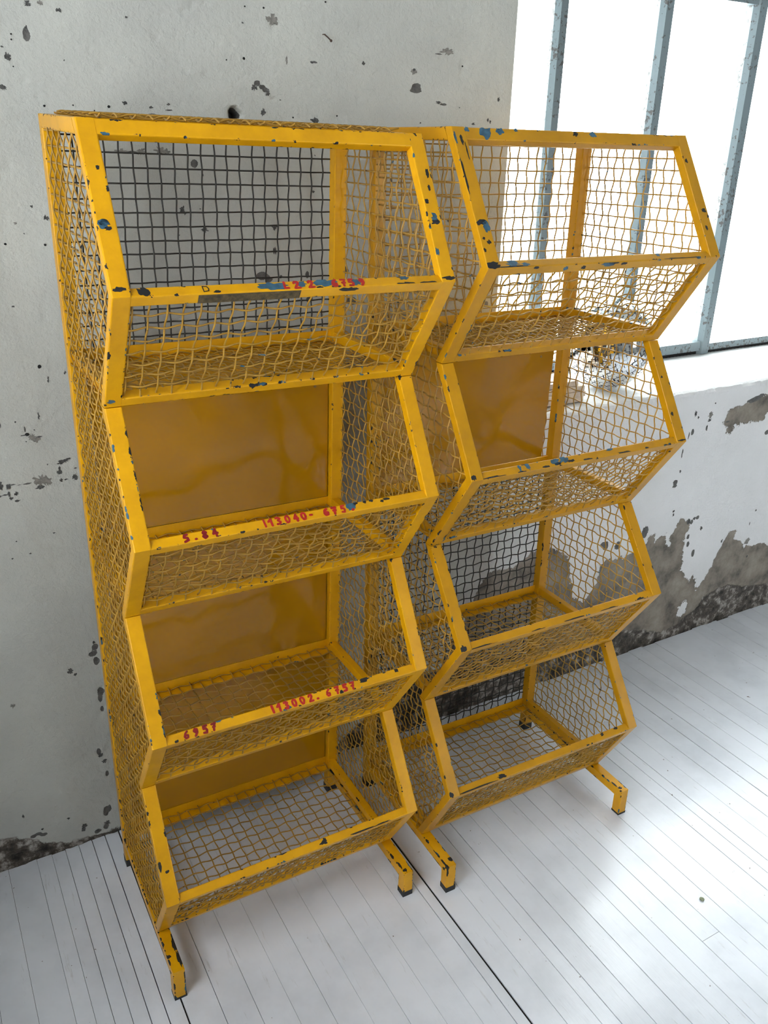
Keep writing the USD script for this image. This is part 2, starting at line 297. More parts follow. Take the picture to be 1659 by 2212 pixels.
# flaws of the back wall, measured on the wall: (x, z, half width, half height, 0 chip / 1 scar / 2 hole / 3 dent), outlines (x, z) of bare cement and rubble
BLOBS = [(0.052,1.993,0.0057,0.0045,0),(0.074,1.996,0.0050,0.0038,1),(0.106,1.987,0.0051,0.0031,0),(0.043,1.943,0.0066,0.0108,0),(0.044,1.954,0.0025,0.0031,0),(0.016,1.941,0.0016,0.0015,2),(0.015,1.932,0.0016,0.0015,2),(-0.003,1.919,0.0024,0.0015,0),(0.004,1.904,0.0057,0.0046,0),(0.007,1.899,0.0033,0.0031,0),(0.012,1.887,0.0012,0.0012,2),(-0.012,1.851,0.0057,0.0039,0),(0.059,1.822,0.0023,0.0020,2),(0.182,1.825,0.0029,0.0027,2),(0.214,1.833,0.0037,0.0034,0),(0.113,1.825,0.0015,0.0014,2),(0.153,1.817,0.0014,0.0013,2),(0.304,1.834,0.0029,0.0026,0),(0.305,1.824,0.0088,0.0026,0),(0.267,1.827,0.0038,0.0026,0),(0.233,1.985,0.0024,0.0020,0),(0.269,1.813,0.0087,0.0026,0),(0.010,1.639,0.0026,0.0022,0),(0.035,1.616,0.0053,0.0044,0),(-0.025,1.607,0.0026,0.0022,1),(-0.049,1.568,0.0026,0.0022,2),(0.026,1.564,0.0024,0.0024,2),(-0.011,1.587,0.0013,0.0013,0),(0.199,1.743,0.0151,0.0035,1),(0.219,1.741,0.0133,0.0035,0),(0.239,1.743,0.0087,0.0053,1),(0.280,1.745,0.0098,0.0072,1),(0.293,1.743,0.0069,0.0045,1),(0.352,1.721,0.0092,0.0083,0),(0.368,1.698,0.0026,0.0023,0),(0.318,1.628,0.0051,0.0066,0),(0.322,1.621,0.0041,0.0029,0),(0.365,1.585,0.0064,0.0049,0),(0.307,1.575,0.0017,0.0012,0),(0.358,1.629,0.0014,0.0012,0),(0.196,1.660,0.0211,0.0145,3),(0.430,1.721,0.0128,0.0094,3),(0.290,1.955,0.0085,0.0098,3),(0.348,2.003,0.0058,0.0057,3),(0.366,2.015,0.0068,0.0057,3),(0.389,1.897,0.0070,0.0060,3),(0.347,1.898,0.0069,0.0043,3),(0.156,1.926,0.0035,0.0032,3),(0.028,1.865,0.0050,0.0040,3),(0.273,1.858,0.0048,0.0043,3),(-0.022,1.713,0.0101,0.0084,3),(0.106,1.903,0.0013,0.0012,0),(0.435,1.923,0.0015,0.0013,0),(-0.052,1.445,0.0018,0.0019,0),(0.481,2.024,0.0018,0.0015,2),(0.523,2.025,0.0023,0.0019,2),(0.668,2.048,0.0022,0.0017,2),(0.474,1.994,0.0021,0.0013,0),(0.541,2.005,0.0127,0.0077,1),(0.545,1.995,0.0096,0.0069,3),(0.474,1.928,0.0028,0.0026,2),(0.574,1.932,0.0027,0.0116,1),(0.574,1.930,0.0013,0.0107,0),(0.638,1.930,0.0079,0.0023,0),(0.763,1.936,0.0036,0.0037,0),(0.898,1.926,0.0064,0.0058,1),(0.899,1.929,0.0038,0.0029,0),(0.906,1.896,0.0129,0.0059,0),(0.906,1.887,0.0168,0.0059,0),(0.990,1.973,0.0158,0.0068,1),(0.966,1.966,0.0118,0.0014,0),(1.037,1.945,0.0024,0.0018,2),(1.037,1.947,0.0108,0.0119,3),(0.971,1.863,0.0067,0.0030,0),(0.986,1.860,0.0108,0.0030,0),(1.149,1.877,0.0036,0.0042,0),(0.503,1.883,0.0085,0.0054,0),(0.495,1.873,0.0064,0.0045,0),(0.514,1.876,0.0086,0.0054,0),(0.521,1.870,0.0086,0.0054,0),(0.526,1.864,0.0054,0.0045,0),(0.446,1.824,0.0105,0.0090,2),(0.455,1.818,0.0095,0.0082,2),(0.450,1.814,0.0116,0.0082,2),(0.514,1.826,0.0054,0.0055,0),(0.585,1.818,0.0020,0.0017,2),(0.639,1.814,0.0081,0.0057,0),(0.696,1.825,0.0021,0.0017,2),(0.700,1.823,0.0190,0.0135,3),(0.539,1.851,0.0077,0.0055,3),(0.752,1.862,0.0073,0.0077,3),(0.920,1.817,0.0024,0.0018,0),(1.076,1.819,0.0042,0.0026,0),(1.120,1.829,0.0023,0.0037,0),(1.128,1.825,0.0023,0.0037,0),(0.435,1.923,0.0015,0.0013,0),(0.555,1.852,0.0017,0.0014,0),(0.778,1.859,0.0037,0.0019,3),(0.755,2.014,0.0047,0.0081,3),(0.449,1.953,0.0082,0.0043,3),(1.032,1.854,0.0021,0.0015,0),(0.632,1.663,0.0030,0.0025,0),(0.544,1.648,0.0040,0.0030,0),(0.533,1.586,0.0058,0.0061,0),(0.531,1.534,0.0035,0.0073,0),(0.719,1.481,0.0077,0.0089,0),(0.498,1.478,0.0151,0.0095,0),(0.514,1.470,0.0094,0.0074,0),(0.544,1.474,0.0042,0.0043,0),(0.614,1.476,0.0055,0.0087,0),(1.019,1.592,0.0086,0.0057,0),(0.721,1.593,0.0025,0.0032,0),(0.638,1.741,0.0018,0.0015,0),(0.735,1.405,0.0131,0.0103,0),(0.620,1.417,0.0099,0.0067,0),(0.962,1.347,0.0117,0.0061,0),(-0.054,1.445,0.0018,0.0016,0),(-0.019,1.316,0.0037,0.0038,2),(-0.005,1.286,0.0017,0.0060,0),(0.031,1.297,0.0024,0.0040,0),(-0.035,1.208,0.0016,0.0083,0),(-0.084,1.201,0.0018,0.0017,0),(-0.067,1.183,0.0016,0.0062,0),(-0.064,1.170,0.0047,0.0036,2),(-0.071,1.169,0.0056,0.0013,0),(-0.056,1.162,0.0066,0.0063,1),(-0.046,1.156,0.0094,0.0053,1),(-0.042,1.161,0.0066,0.0021,0),(-0.048,1.178,0.0014,0.0016,0),(-0.068,1.154,0.0014,0.0016,0),(-0.004,1.095,0.0059,0.0054,0),(0.005,1.098,0.0079,0.0044,0),(0.014,1.101,0.0039,0.0022,0),(-0.009,1.073,0.0049,0.0055,0),(-0.008,1.081,0.0022,0.0044,0),(0.023,1.056,0.0065,0.0072,0),(-0.048,1.059,0.0144,0.0109,1),(-0.038,1.056,0.0087,0.0109,1),(-0.060,1.058,0.0057,0.0065,1),(-0.054,1.044,0.0077,0.0044,0),(-0.008,1.053,0.0039,0.0033,0),(0.002,1.053,0.0040,0.0022,0),(-0.119,1.057,0.0046,0.0059,0),(-0.134,1.062,0.0046,0.0075,0),(-0.094,1.058,0.0113,0.0016,0),(-0.079,1.057,0.0114,0.0013,0),(-0.110,1.060,0.0056,0.0013,0),(-0.105,1.038,0.0038,0.0043,0),(-0.120,1.039,0.0028,0.0065,0),(-0.117,1.029,0.0037,0.0033,0),(-0.106,1.021,0.0056,0.0022,0),(-0.139,1.038,0.0037,0.0032,0),(-0.128,1.039,0.0074,0.0016,0),(0.026,1.077,0.0030,0.0017,0),(-0.032,1.095,0.0013,0.0014,0),(-0.040,0.928,0.0025,0.0017,0),(-0.096,0.888,0.0019,0.0017,0),(-0.122,0.924,0.0014,0.0015,0),(-0.115,1.198,0.0018,0.0041,0),(0.016,0.601,0.0076,0.0092,0),(0.008,0.584,0.0109,0.0079,0),(0.014,0.562,0.0077,0.0120,0),(0.014,0.616,0.0033,0.0039,0),(0.014,0.468,0.0089,0.0137,0),(0.011,0.446,0.0056,0.0111,0),(0.012,0.414,0.0045,0.0098,0),(-0.011,0.286,0.0057,0.0116,0),(-0.008,0.274,0.0057,0.0058,0),(0.000,0.252,0.0058,0.0059,0),(0.002,0.208,0.0047,0.0105,0),(-0.050,0.552,0.0053,0.0079,0),(-0.040,0.539,0.0032,0.0040,0),(-0.192,0.496,0.0050,0.0059,1),(-0.074,0.062,0.0069,0.0062,0),(-0.014,0.082,0.0071,0.0140,0),(-0.004,0.093,0.0047,0.0109,0),(-0.078,0.049,0.0046,0.0047,0),(-0.044,0.031,0.0070,0.0039,0),(-0.110,0.105,0.0034,0.0030,0),(-0.136,0.883,0.0019,0.0017,0),(-0.097,0.888,0.0016,0.0018,0),(-0.121,0.924,0.0012,0.0015,0),(-0.215,0.158,0.0026,0.0036,0),(-0.216,0.158,0.0026,0.0044,0),(-0.189,0.084,0.0108,0.0052,0),(-0.201,0.081,0.0086,0.0060,0),(-0.176,0.077,0.0098,0.0053,0),(-0.077,0.057,0.0034,0.0077,0),(-0.014,0.091,0.0059,0.0124,0),(-0.020,0.034,0.0071,0.0095,0),(-0.042,0.027,0.0094,0.0079,0),(-0.015,0.048,0.0071,0.0063,0),(-0.177,0.098,0.0027,0.0030,0),(2.089,0.931,0.0053,0.0078,0),(2.106,0.916,0.0036,0.0044,0),(2.167,0.916,0.0098,0.0123,1),(2.166,0.898,0.0074,0.0053,0),(2.161,0.870,0.0049,0.0142,0),(2.090,0.865,0.0072,0.0124,0),(2.073,0.853,0.0029,0.0159,0),(2.183,0.958,0.0039,0.0028,0),(2.505,0.805,0.0139,0.0096,0),(2.056,0.796,0.0036,0.0161,0),(2.057,0.781,0.0031,0.0108,0),(2.059,0.723,0.0036,0.0055,0),(2.044,0.684,0.0122,0.0093,0),(2.044,0.669,0.0122,0.0056,0),(1.930,0.511,0.0156,0.0249,0),(2.060,0.567,0.0050,0.0038,0),(2.063,0.553,0.0037,0.0058,0),(2.166,0.441,0.0078,0.0101,0),(2.173,0.409,0.0079,0.0143,0),(2.211,0.364,0.0080,0.0167,0),(2.180,0.515,0.0078,0.0060,0),(2.199,0.514,0.0092,0.0080,0),(2.171,0.501,0.0078,0.0100,0),(2.154,0.507,0.0103,0.0119,0),(2.230,0.464,0.0053,0.0081,0),(2.364,0.381,0.0045,0.0064,0),(2.524,0.346,0.0118,0.0131,1),(2.002,1.016,0.0057,0.0066,0),(1.968,1.011,0.0045,0.0033,0),(2.537,0.478,0.0044,0.0042,0),(2.517,0.424,0.0035,0.0086,0),(1.742,0.499,0.0135,0.0168,0),(1.728,0.507,0.0134,0.0093,0),(1.801,0.486,0.0161,0.0151,0),(2.385,0.943,0.0289,0.0090,0),(2.409,0.950,0.0264,0.0072,0),(2.429,0.958,0.0159,0.0054,0),(2.270,0.877,0.0115,0.0040,0),(1.763,0.920,0.0043,0.0033,0),(2.545,0.273,0.0036,0.0045,0)]
PEEL = [(0.900,0.05),(1.060,0.200),(1.140,0.330),(1.186,0.435),(1.201,0.477),(1.243,0.517),(1.337,0.511),(1.404,0.547),(1.463,0.561),(1.521,0.529),(1.578,0.486),(1.613,0.328),(1.673,0.293),(1.721,0.352),(1.731,0.423),(1.770,0.445),(1.786,0.426),(1.803,0.438),(1.829,0.437),(1.841,0.426),(1.868,0.439),(1.947,0.459),(1.954,0.489),(1.980,0.495),(1.991,0.460),(2.014,0.477),(2.029,0.473),(2.043,0.487),(2.048,0.447),(2.070,0.410),(2.079,0.435),(2.064,0.455),(2.077,0.474),(2.091,0.504),(2.112,0.534),(2.135,0.511),(2.156,0.515),(2.167,0.482),(2.145,0.454),(2.151,0.414),(2.157,0.356),(2.158,0.305),(2.186,0.275),(2.217,0.238),(2.233,0.263),(2.250,0.241),(2.274,0.188),(2.308,0.233),(2.325,0.259),(2.348,0.318),(2.379,0.375),(2.399,0.414),(2.438,0.411),(2.439,0.379),(2.497,0.343),(2.512,0.316),(2.524,0.331),(2.552,0.319),(2.626,0.315),(2.665,0.300),(4.900,0.320),(4.900,-0.050),(0.860,-0.050)]
CEM = [(2.243,0.874),(2.268,0.925),(2.351,0.935),(2.433,0.955),(2.463,0.956),(2.508,0.956),(2.535,0.870),(2.486,0.882),(2.463,0.856),(2.388,0.859),(2.315,0.859),(2.294,0.831),(2.268,0.832),(2.273,0.854)]
RUB = [(0.720,0.060),(0.850,0.140),(0.977,0.205),(1.157,0.183),(1.591,0.133),(1.852,0.119),(1.997,0.083),(2.114,0.038),(2.193,0.052),(2.246,0.080),(2.289,0.093),(2.324,0.139),(2.389,0.159),(2.467,0.163),(2.600,0.124),(2.725,0.105),(4.900,0.105),(4.900,-0.050),(0.600,-0.050)]
RUBL = [(-0.342,0.122),(-0.279,0.106),(-0.237,0.092),(-0.174,0.049),(-0.118,0.019),(-0.058,0.017),(-0.015,0.015),(0.013,0.001),(0.030,-0.020),(-0.500,-0.020)]
WHITE = [[(2.184,0.091),(2.188,0.138),(2.229,0.154),(2.231,0.096),(2.208,0.085)],[(2.046,0.459),(2.060,0.456),(2.079,0.435),(2.070,0.412),(2.051,0.436)]]
NAIL, PEB = (0.660, 1.986), (1.263, -0.947)

# ---------------------------------------------------------------- the back wall: plaster relief on a grid, chips, scars, bare cement
def sdf(poly, pts):
    """Signed distance to an outline, positive inside."""
    p = Polygon(poly).buffer(0)
    g = shapely.points(pts)
    d = shapely.distance(p.boundary, g)
    return np.where(shapely.contains(p, g), d, -d)

big = [b for b in BLOBS if max(b[2], b[3]) >= 0.0085 and b[4] in (0, 2)]
dents = [b for b in BLOBS if b[4] == 3]
small = [b for b in BLOBS if b not in big and b not in dents]

def relief(x, z):
    """(depth behind the wall face, chipped, cement, rubble) at points of the wall."""
    p = np.stack([x, np.zeros_like(x), z], 1)
    h = 0.004 * (meshkit.fbm(p * 2.6, 4, 3) - 0.5) + 0.0016 * (meshkit.fbm(p * 16, 3, 11) - 0.5)
    rough = np.clip(1.15 - z / 0.75, 0, 1) * np.clip((0.45 - x) / 0.3, 0.25, 1)
    h += 0.0034 * rough * (meshkit.fbm(p * 55, 3, 21) - 0.5)
    chipped = np.full(len(x), 0.0)
    for bx, bz, rx, rz, t in dents:
        h += 0.0028 * np.exp(-((x - bx) / rx) ** 2 - ((z - bz) / rz) ** 2)
    for bx, bz, rx, rz, t in big:
        m = (abs(x - bx) < 3 * rx) & (abs(z - bz) < 3 * rz)
        rho = np.hypot((x[m] - bx) / rx, (z[m] - bz) / rz)
        chipped[m] = np.maximum(chipped[m], np.clip(1.0 - 0.5 * rho, 0, 1))
        h[m] += (0.0015 if t == 0 else 0.030) * np.clip(2.4 - 2 * rho, 0, 1)
    cement = np.maximum(sdf(PEEL, np.stack([x, z], 1)), sdf(CEM, np.stack([x, z], 1)))
    for w in WHITE:
        cement = np.minimum(cement, -sdf(w, np.stack([x, z], 1)))
    d2 = np.maximum(sdf(RUB, np.stack([x, z], 1)), sdf(RUBL, np.stack([x, z], 1)))
    rub = np.clip(0.5 + d2 / 0.06, 0, 1)
    foot = np.clip((0.05 - z) / 0.05, 0, 1)
    rub = np.clip(np.maximum(rub, foot * 0.75), 0, 1)
    cem = np.clip(0.5 + cement / 0.05, 0, 1)
    h += 0.0016 * (cem > 0.5) + rub * (0.003 + 0.016 * (meshkit.fbm(p * 30, 4, 5) - 0.35))
    return h, chipped, cem, rub

def whitened(x, z):
    """Whiter colour stands in for light by the window, fading into the grey coat."""
    t = np.clip((x - 1.0 + 0.35 * (meshkit.fbm(np.stack([x * 3, x * 0, z * 3], 1), 3, 8) - 0.5)) / 0.6, 0, 1)
    return t * t * (3 - 2 * t) * (z < 1.2)

def wall_grid(x0, x1, z0, z1, step):
    xs, zs = np.linspace(x0, x1, int((x1 - x0) / step) + 1), np.linspace(z0, z1, int((z1 - z0) / step) + 1)
    X, Z = np.meshgrid(xs, zs)
    x, z = X.ravel(), Z.ravel()
    h, ch, ce, ru = relief(x, z)
    fade = np.clip(np.minimum.reduce([(x - x0), (x1 - x)]) / 0.01, 0, 1)
    v = np.stack([x, np.maximum(h, -0.012) * fade, z], 1)
    nx = len(xs)
    i = (np.arange(len(zs) - 1)[:, None] * nx + np.arange(nx - 1)[None]).ravel()
    f = np.vstack([np.stack([i, i + 1, i + nx + 1], 1), np.stack([i, i + nx + 1, i + nx], 1)])
    return v, f, ch, ce, ru

WX0, WX1, SILL_Z, WTOP, WALL_END, CEIL, FRONT, LEFT = 1.190, 4.85, 1.0205, 2.95, 5.2, 3.2, -5.2, -1.05
wall = thing('wall_back', kind='structure')
g1 = wall_grid(-0.62, WX0, -0.02, 2.30, 0.0045)
g2 = wall_grid(WX0, WX1, -0.02, SILL_Z - 0.028, 0.006)
for gr in (g1, g2):
    obj('plaster', gr[:2], 'wall', wall, smooth=True, attrs={'chipped': gr[2], 'cement': gr[3], 'rubble': gr[4], 'whitened': whitened(gr[0][:, 0], gr[0][:, 2])})
obj('masonry', join([box(LEFT - 0.3, -0.62, 0, 0.42, -0.02, CEIL), box(-0.62, WX0, 0.05, 0.42, -0.02, 2.30), box(-0.62, WX0, 0, 0.42, 2.30, CEIL), box(WX0, WX1, 0.05, 0.42, -0.02, SILL_Z - 0.03),
                     box(WX0, WX1, 0, 0.42, WTOP, CEIL), box(WX1, WALL_END + 0.3, 0, 0.42, -0.02, CEIL)]), 'plaster', wall)
obj('reveal', join([box(WX0 - 0.05, WX0, 0.0005, 0.42, SILL_Z - 0.03, WTOP)]), 'plaster', wall)
# small chips and scars in the paint, holes of old plugs
groups = {'paint_chip': [], 'plaster_scar': [], 'plug_hole': []}
for k, (bx, bz, rx, rz, t) in enumerate(small):
    poly = blob(rx, rz, k, 0.75 if t != 2 else 0.15, 26 if max(rx, rz) > 0.004 else 12)
    def place(p, bx=bx, bz=bz):
        x, z = p[:, 0] + bx, p[:, 1] + bz
        h = relief(np.full(1, bx), np.full(1, bz))[0][0]
        return np.stack([x, np.full(len(x), max(h, -0.012) - 0.0006) - p[:, 2], z], 1)
    if bx < WX0 - 0.01 or bz < SILL_Z - 0.04:
        groups[('paint_chip', 'plaster_scar', 'plug_hole')[t]].append(slab(poly, place, 0.0003))
for name, m in (('paint_chip', 'wall_chip'), ('plaster_scar', 'wall_patch'), ('plug_hole', 'hole')):
    obj(name, join(groups[name]), m, wall, kind='stuff')

# ---------------------------------------------------------------- the window in the back wall
win = thing('window_1', kind='structure')
xs = np.arange(WX0, WX1 + 0.001, 0.005)
g = np.random.default_rng(4)
nz = meshkit.fbm(np.stack([xs * 22, xs * 0, xs * 0], 1), 4, 9) - 0.5
nz2 = meshkit.fbm(np.stack([xs * 60, xs * 0 + 3, xs * 0], 1), 3, 2) - 0.5
prof = [(0.43, 0.001 + 0 * nz), (0.20, 0.0015 * nz2), (0.05, 0.002 * nz2), (0.022, 0.002 * nz), (0.010 + 0.012 * nz, -0.002 + 0.004 * nz2), (0.001 + 0.012 * nz, -0.008 + 0.006 * nz2), (-0.001 + 0.006 * nz2, -0.018 + 0 * nz), (0.001 + 0 * nz, -0.030 + 0 * nz), (0.43, -0.030 + 0 * nz)]
V = np.concatenate([np.stack([xs, np.broadcast_to(y, xs.shape), SILL_Z + z], 1) for y, z in prof])
F, m_ = [], len(xs)
for r in range(len(prof)):
    r2 = (r + 1) % len(prof)
    i = np.arange(m_ - 1)
    F += [np.stack([r * m_ + i, r * m_ + i + 1, r2 * m_ + i + 1], 1), np.stack([r * m_ + i, r2 * m_ + i + 1, r2 * m_ + i], 1)]
obj('sill', (V, np.vstack(F)), 'wall', win, smooth=False, attrs={'chipped': np.zeros(len(V)), 'cement': np.zeros(len(V)), 'rubble': np.zeros(len(V)), 'whitened': np.full(len(V), 1.0)})
WY = 0.385
def post(x0, x1, z0, z1, y0=WY - 0.012, y1=WY + 0.035):
    """A steel glazing bar: a narrow nose to the room, splayed putty behind it."""
    c = (x1 - x0) * 0.22
    P = [(x0 + c, y0), (x1 - c, y0), (x1, y0 + 0.018), (x1, y1), (x0, y1), (x0, y0 + 0.018)]
    v = np.array([(x, y, z) for z in (z0, z1) for x, y in P])
    f = []
    for i in range(6):
        j = (i + 1) % 6
        f += [(i, j, 6 + j), (i, 6 + j, 6 + i)]
    for i in range(1, 5):
        f += [(0, i + 1, i), (6, 6 + i, 6 + i + 1)]
    return v, np.array(f)
for x0, x1 in ((1.628, 1.676), (2.062, 2.119), (2.505, 2.572), (3.0, 3.05), (3.45, 3.5), (3.9, 3.95), (4.35, 4.4)):
    obj('mullion', post(x0, x1, SILL_Z + 0.002, WTOP), 'steel', win)
obj('bottom_rail', join([box(WX0, 2.51, WY - 0.008, WY + 0.03, SILL_Z + 0.016, SILL_Z + 0.052), box(2.56, WX1, WY, WY + 0.03, SILL_Z + 0.012, SILL_Z + 0.038)]), 'steel', win)
obj('rail_gap', box(WX0, WX1, WY + 0.004, WY + 0.03, SILL_Z + 0.001, SILL_Z + 0.018), 'under', win)
obj('transom', box(WX0, WX1, WY - 0.006, WY + 0.03, 2.238, 2.285), 'steel', win)
for x0, x1 in ((WX0, 1.64), (1.665, 2.075), (2.105, 2.52), (2.56, 3.01), (3.04, 3.46), (3.49, 3.91), (3.94, 4.36), (4.39, WX1)):
    for z0, z1 in ((SILL_Z + 0.04, 2.25), (2.27, WTOP)):
        obj('pane', box(x0, x1, WY + 0.018, WY + 0.022, z0, z1), 'pane', win)

# ---------------------------------------------------------------- the rest of the room (daylight comes through its windows)
def pierced(axis, at, thick, a0, a1, openings, name):
    """A wall from z = 0 to the ceiling, with window openings (from, to, sill, head)."""
    cuts = sorted(openings)
    parts, rails, a = [], [], a0
    def bx(p0, p1, z0, z1, t0=at, t1=at + thick):
        t0, t1 = min(t0, t1), max(t0, t1)
        return box(t0, t1, p0, p1, z0, z1) if axis == 'x' else box(p0, p1, t0, t1, z0, z1)
    for o0, o1, s, hd in cuts:
        parts += [bx(a, o0, -0.02, CEIL), bx(o0, o1, -0.02, s), bx(o0, o1, hd, CEIL)]
        for q in (0.0, 1 / 3, 2 / 3, 1.0):
            c = o0 + (o1 - o0) * q
            rails.append(bx(c - 0.02, c + 0.02, s, hd, at + thick * 0.6, at + thick * 0.75))
        for q in (0.0, 0.5, 1.0):
            c = s + (hd - s) * q
            rails.append(bx(o0, o1, c - 0.02, c + 0.02, at + thick * 0.6, at + thick * 0.75))
        a = o1
    parts.append(bx(a, a1, -0.02, CEIL))
    w = thing(name, kind='structure')
    obj('masonry', join(parts), 'plaster', w)
    if rails:
        obj('window_frame', join(rails), 'steel', w)
pierced('x', LEFT, -0.3, FRONT, 0.42, [(-3.3, -2.3, 1.2, 2.85), (-2.0, -0.7, 1.2, 2.85)], 'wall_left')
pierced('x', WALL_END, 0.3, FRONT, 0.42, [], 'wall_right')
pierced('y', FRONT, -0.3, LEFT, WALL_END, [(3.5, 4.8, 1.0, 2.8)], 'wall_front')
obj('ceiling', box(LEFT, WALL_END, FRONT, 0.42, CEIL, CEIL + 0.1), 'plaster', kind='structure')

# ---------------------------------------------------------------- floor boards
floor = thing('floor', kind='structure')
obj('subfloor', box(LEFT - 0.3, WALL_END + 0.3, FRONT - 0.3, 0.40, -0.07, -0.041), 'under', floor)
# board joints: (x, gap)
J = [(x, 0.0006) for x in np.arange(LEFT, -0.2, 0.0705)] + [(-0.166, 0.0006), (-0.131, 0.0010), (-0.096, 0.0011), (-0.061, 0.0016), (-0.026, 0.0020), (0.011, 0.0034), (0.083, 0.0012), (0.153, 0.0008),
     (0.223, 0.0006), (0.293, 0.0008), (0.363, 0.0005), (0.433, 0.0007), (0.503, 0.0005), (0.573, 0.0006), (0.638, 0.0016), (0.667, 0.0056), (0.735, 0.0006), (0.802, 0.0009), (0.841, 0.0016), (0.908, 0.0017),
     (0.978, 0.0012), (1.050, 0.0007), (1.100, 0.0012), (1.165, 0.0013), (1.225, 0.0007), (1.286, 0.0014), (1.352, 0.0008), (1.440, 0.0016), (1.490, 0.0015), (1.527, 0.0016), (1.600, 0.0007), (1.668, 0.0010), (1.741, 0.0020), (1.806, 0.0022), (1.876, 0.0008), (1.946, 0.0018), (2.016, 0.0007), (2.085, 0.0012), (2.30, 0.0008)]
J += [(x, 0.0010) for x in np.arange(2.37, WALL_END, 0.0705)]
g = np.random.default_rng(12)
for (xa, ga), (xb, gb) in zip(J[:-1], J[1:]):
    x0, x1 = xa + ga / 2, xb - gb / 2
    shift = 0.0
    y_end = 0.004 + g.uniform(-0.004, 0.004)
    dz0, dz1 = g.normal(0, 0.00025, 2)
    c = 0.0005
    # boards at the far left lie a little askew
    sk = 0.055 if -0.2 < xa < 0.0 else 0.0
    cuts = [y_end, FRONT] if g.random() < 0.7 or xa < 1.15 else [y_end, g.uniform(-1.6, -0.3), FRONT]
    for q in range(len(cuts) - 1):
        ya, yb = cuts[q] - (0.0005 if q else 0), cuts[q + 1] + (0.0005 if q + 2 < len(cuts) else 0)
        P = [(x0, -0.04), (x0, -c + dz0), (x0 + c, dz0), (x1 - c, dz1), (x1, -c + dz1), (x1, -0.04)]
        v = np.array([(x, y, z) for y in (ya, yb) for x, z in P])
        fc = []
        for i in range(6):
            j = (i + 1) % 6
            fc += [(i, j, 6 + j), (i, 6 + j, 6 + i)]
        for i in range(1, 5):
            fc += [(0, i + 1, i), (6, 6 + i, 6 + i + 1)]
        obj('plank', (v, np.array(fc)), 'floor', floor)
# black dirt packed into the two widest joints
for x, w in ((0.011, 0.0034), (0.667, 0.0056)):
    obj('joint_dirt', box(x - w / 2 + 0.0002, x + w / 2 - 0.0002, FRONT, -0.002, -0.036, -0.0035), 'under', floor)

# ---------------------------------------------------------------- the two wire bin racks
DIGITS = {  # brush strokes in a box 0.62 wide and 1 high
    '0': [[(.3, 1), (.08, .8), (.04, .4), (.2, .02), (.45, .05), (.58, .45), (.5, .85), (.3, 1)]],
    '1': [[(.05, .62), (.38, .98), (.36, 0)]], 'I': [[(.28, 1.02), (.32, -.02)]],
    '2': [[(.05, .78), (.2, .98), (.45, .95), (.52, .7), (.3, .4), (.04, .04), (.58, .06)]],
    '3': [[(.06, .92), (.3, 1), (.52, .82), (.28, .56), (.55, .32), (.42, .04), (.05, .06)]],
    '4': [[(.4, 1), (.04, .38), (.58, .42)], [(.44, .7), (.42, -.02)]],
    '5': [[(.55, .98), (.15, .96), (.12, .58), (.4, .6), (.55, .35), (.4, .04), (.06, .06)]],
    '6': [[(.5, .95), (.2, .7), (.05, .3), (.2, .02), (.48, .1), (.5, .38), (.25, .48), (.1, .3)]],
    '7': [[(.04, .95), (.55, .97), (.3, .5), (.22, 0)], [(.12, .5), (.45, .52)]],
    '8': [[(.3, .52), (.1, .75), (.28, 1), (.5, .8), (.3, .52), (.06, .25), (.25, 0), (.52, .2), (.3, .52)]],
    '9': [[(.5, .7), (.25, .5), (.08, .7), (.28, .98), (.5, .85), (.48, .4), (.2, 0)]],
    'L': [[(.25, 1), (.12, .1), (.55, .12)]], 'S': [[(.5, .95), (.15, .9), (.1, .62), (.45, .45), (.5, .15), (.1, .02)]],
    'D': [[(.1, 1), (.1, 0), (.75, .15), (.85, .55), (.7, .95), (.1, 1)]],
    '-': [[(.05, .48), (.32, .5)]], '.': [[(.1, .1), (.22, .12)]]}

def written(chars, height, width=0.30, seed=0):
    g = np.random.default_rng(seed)
    out = []
    for ch, u in chars:
        for st in DIGITS[ch]:
            p = np.array(st) * height + g.normal(0, 0.018 * height, (len(st), 2)) - [0.3 * height, 0]
            out.append(LineString(p + [u, 0]).buffer(width * height * g.uniform(0.42, 0.58), quad_segs=3))
    return unary_union(out)

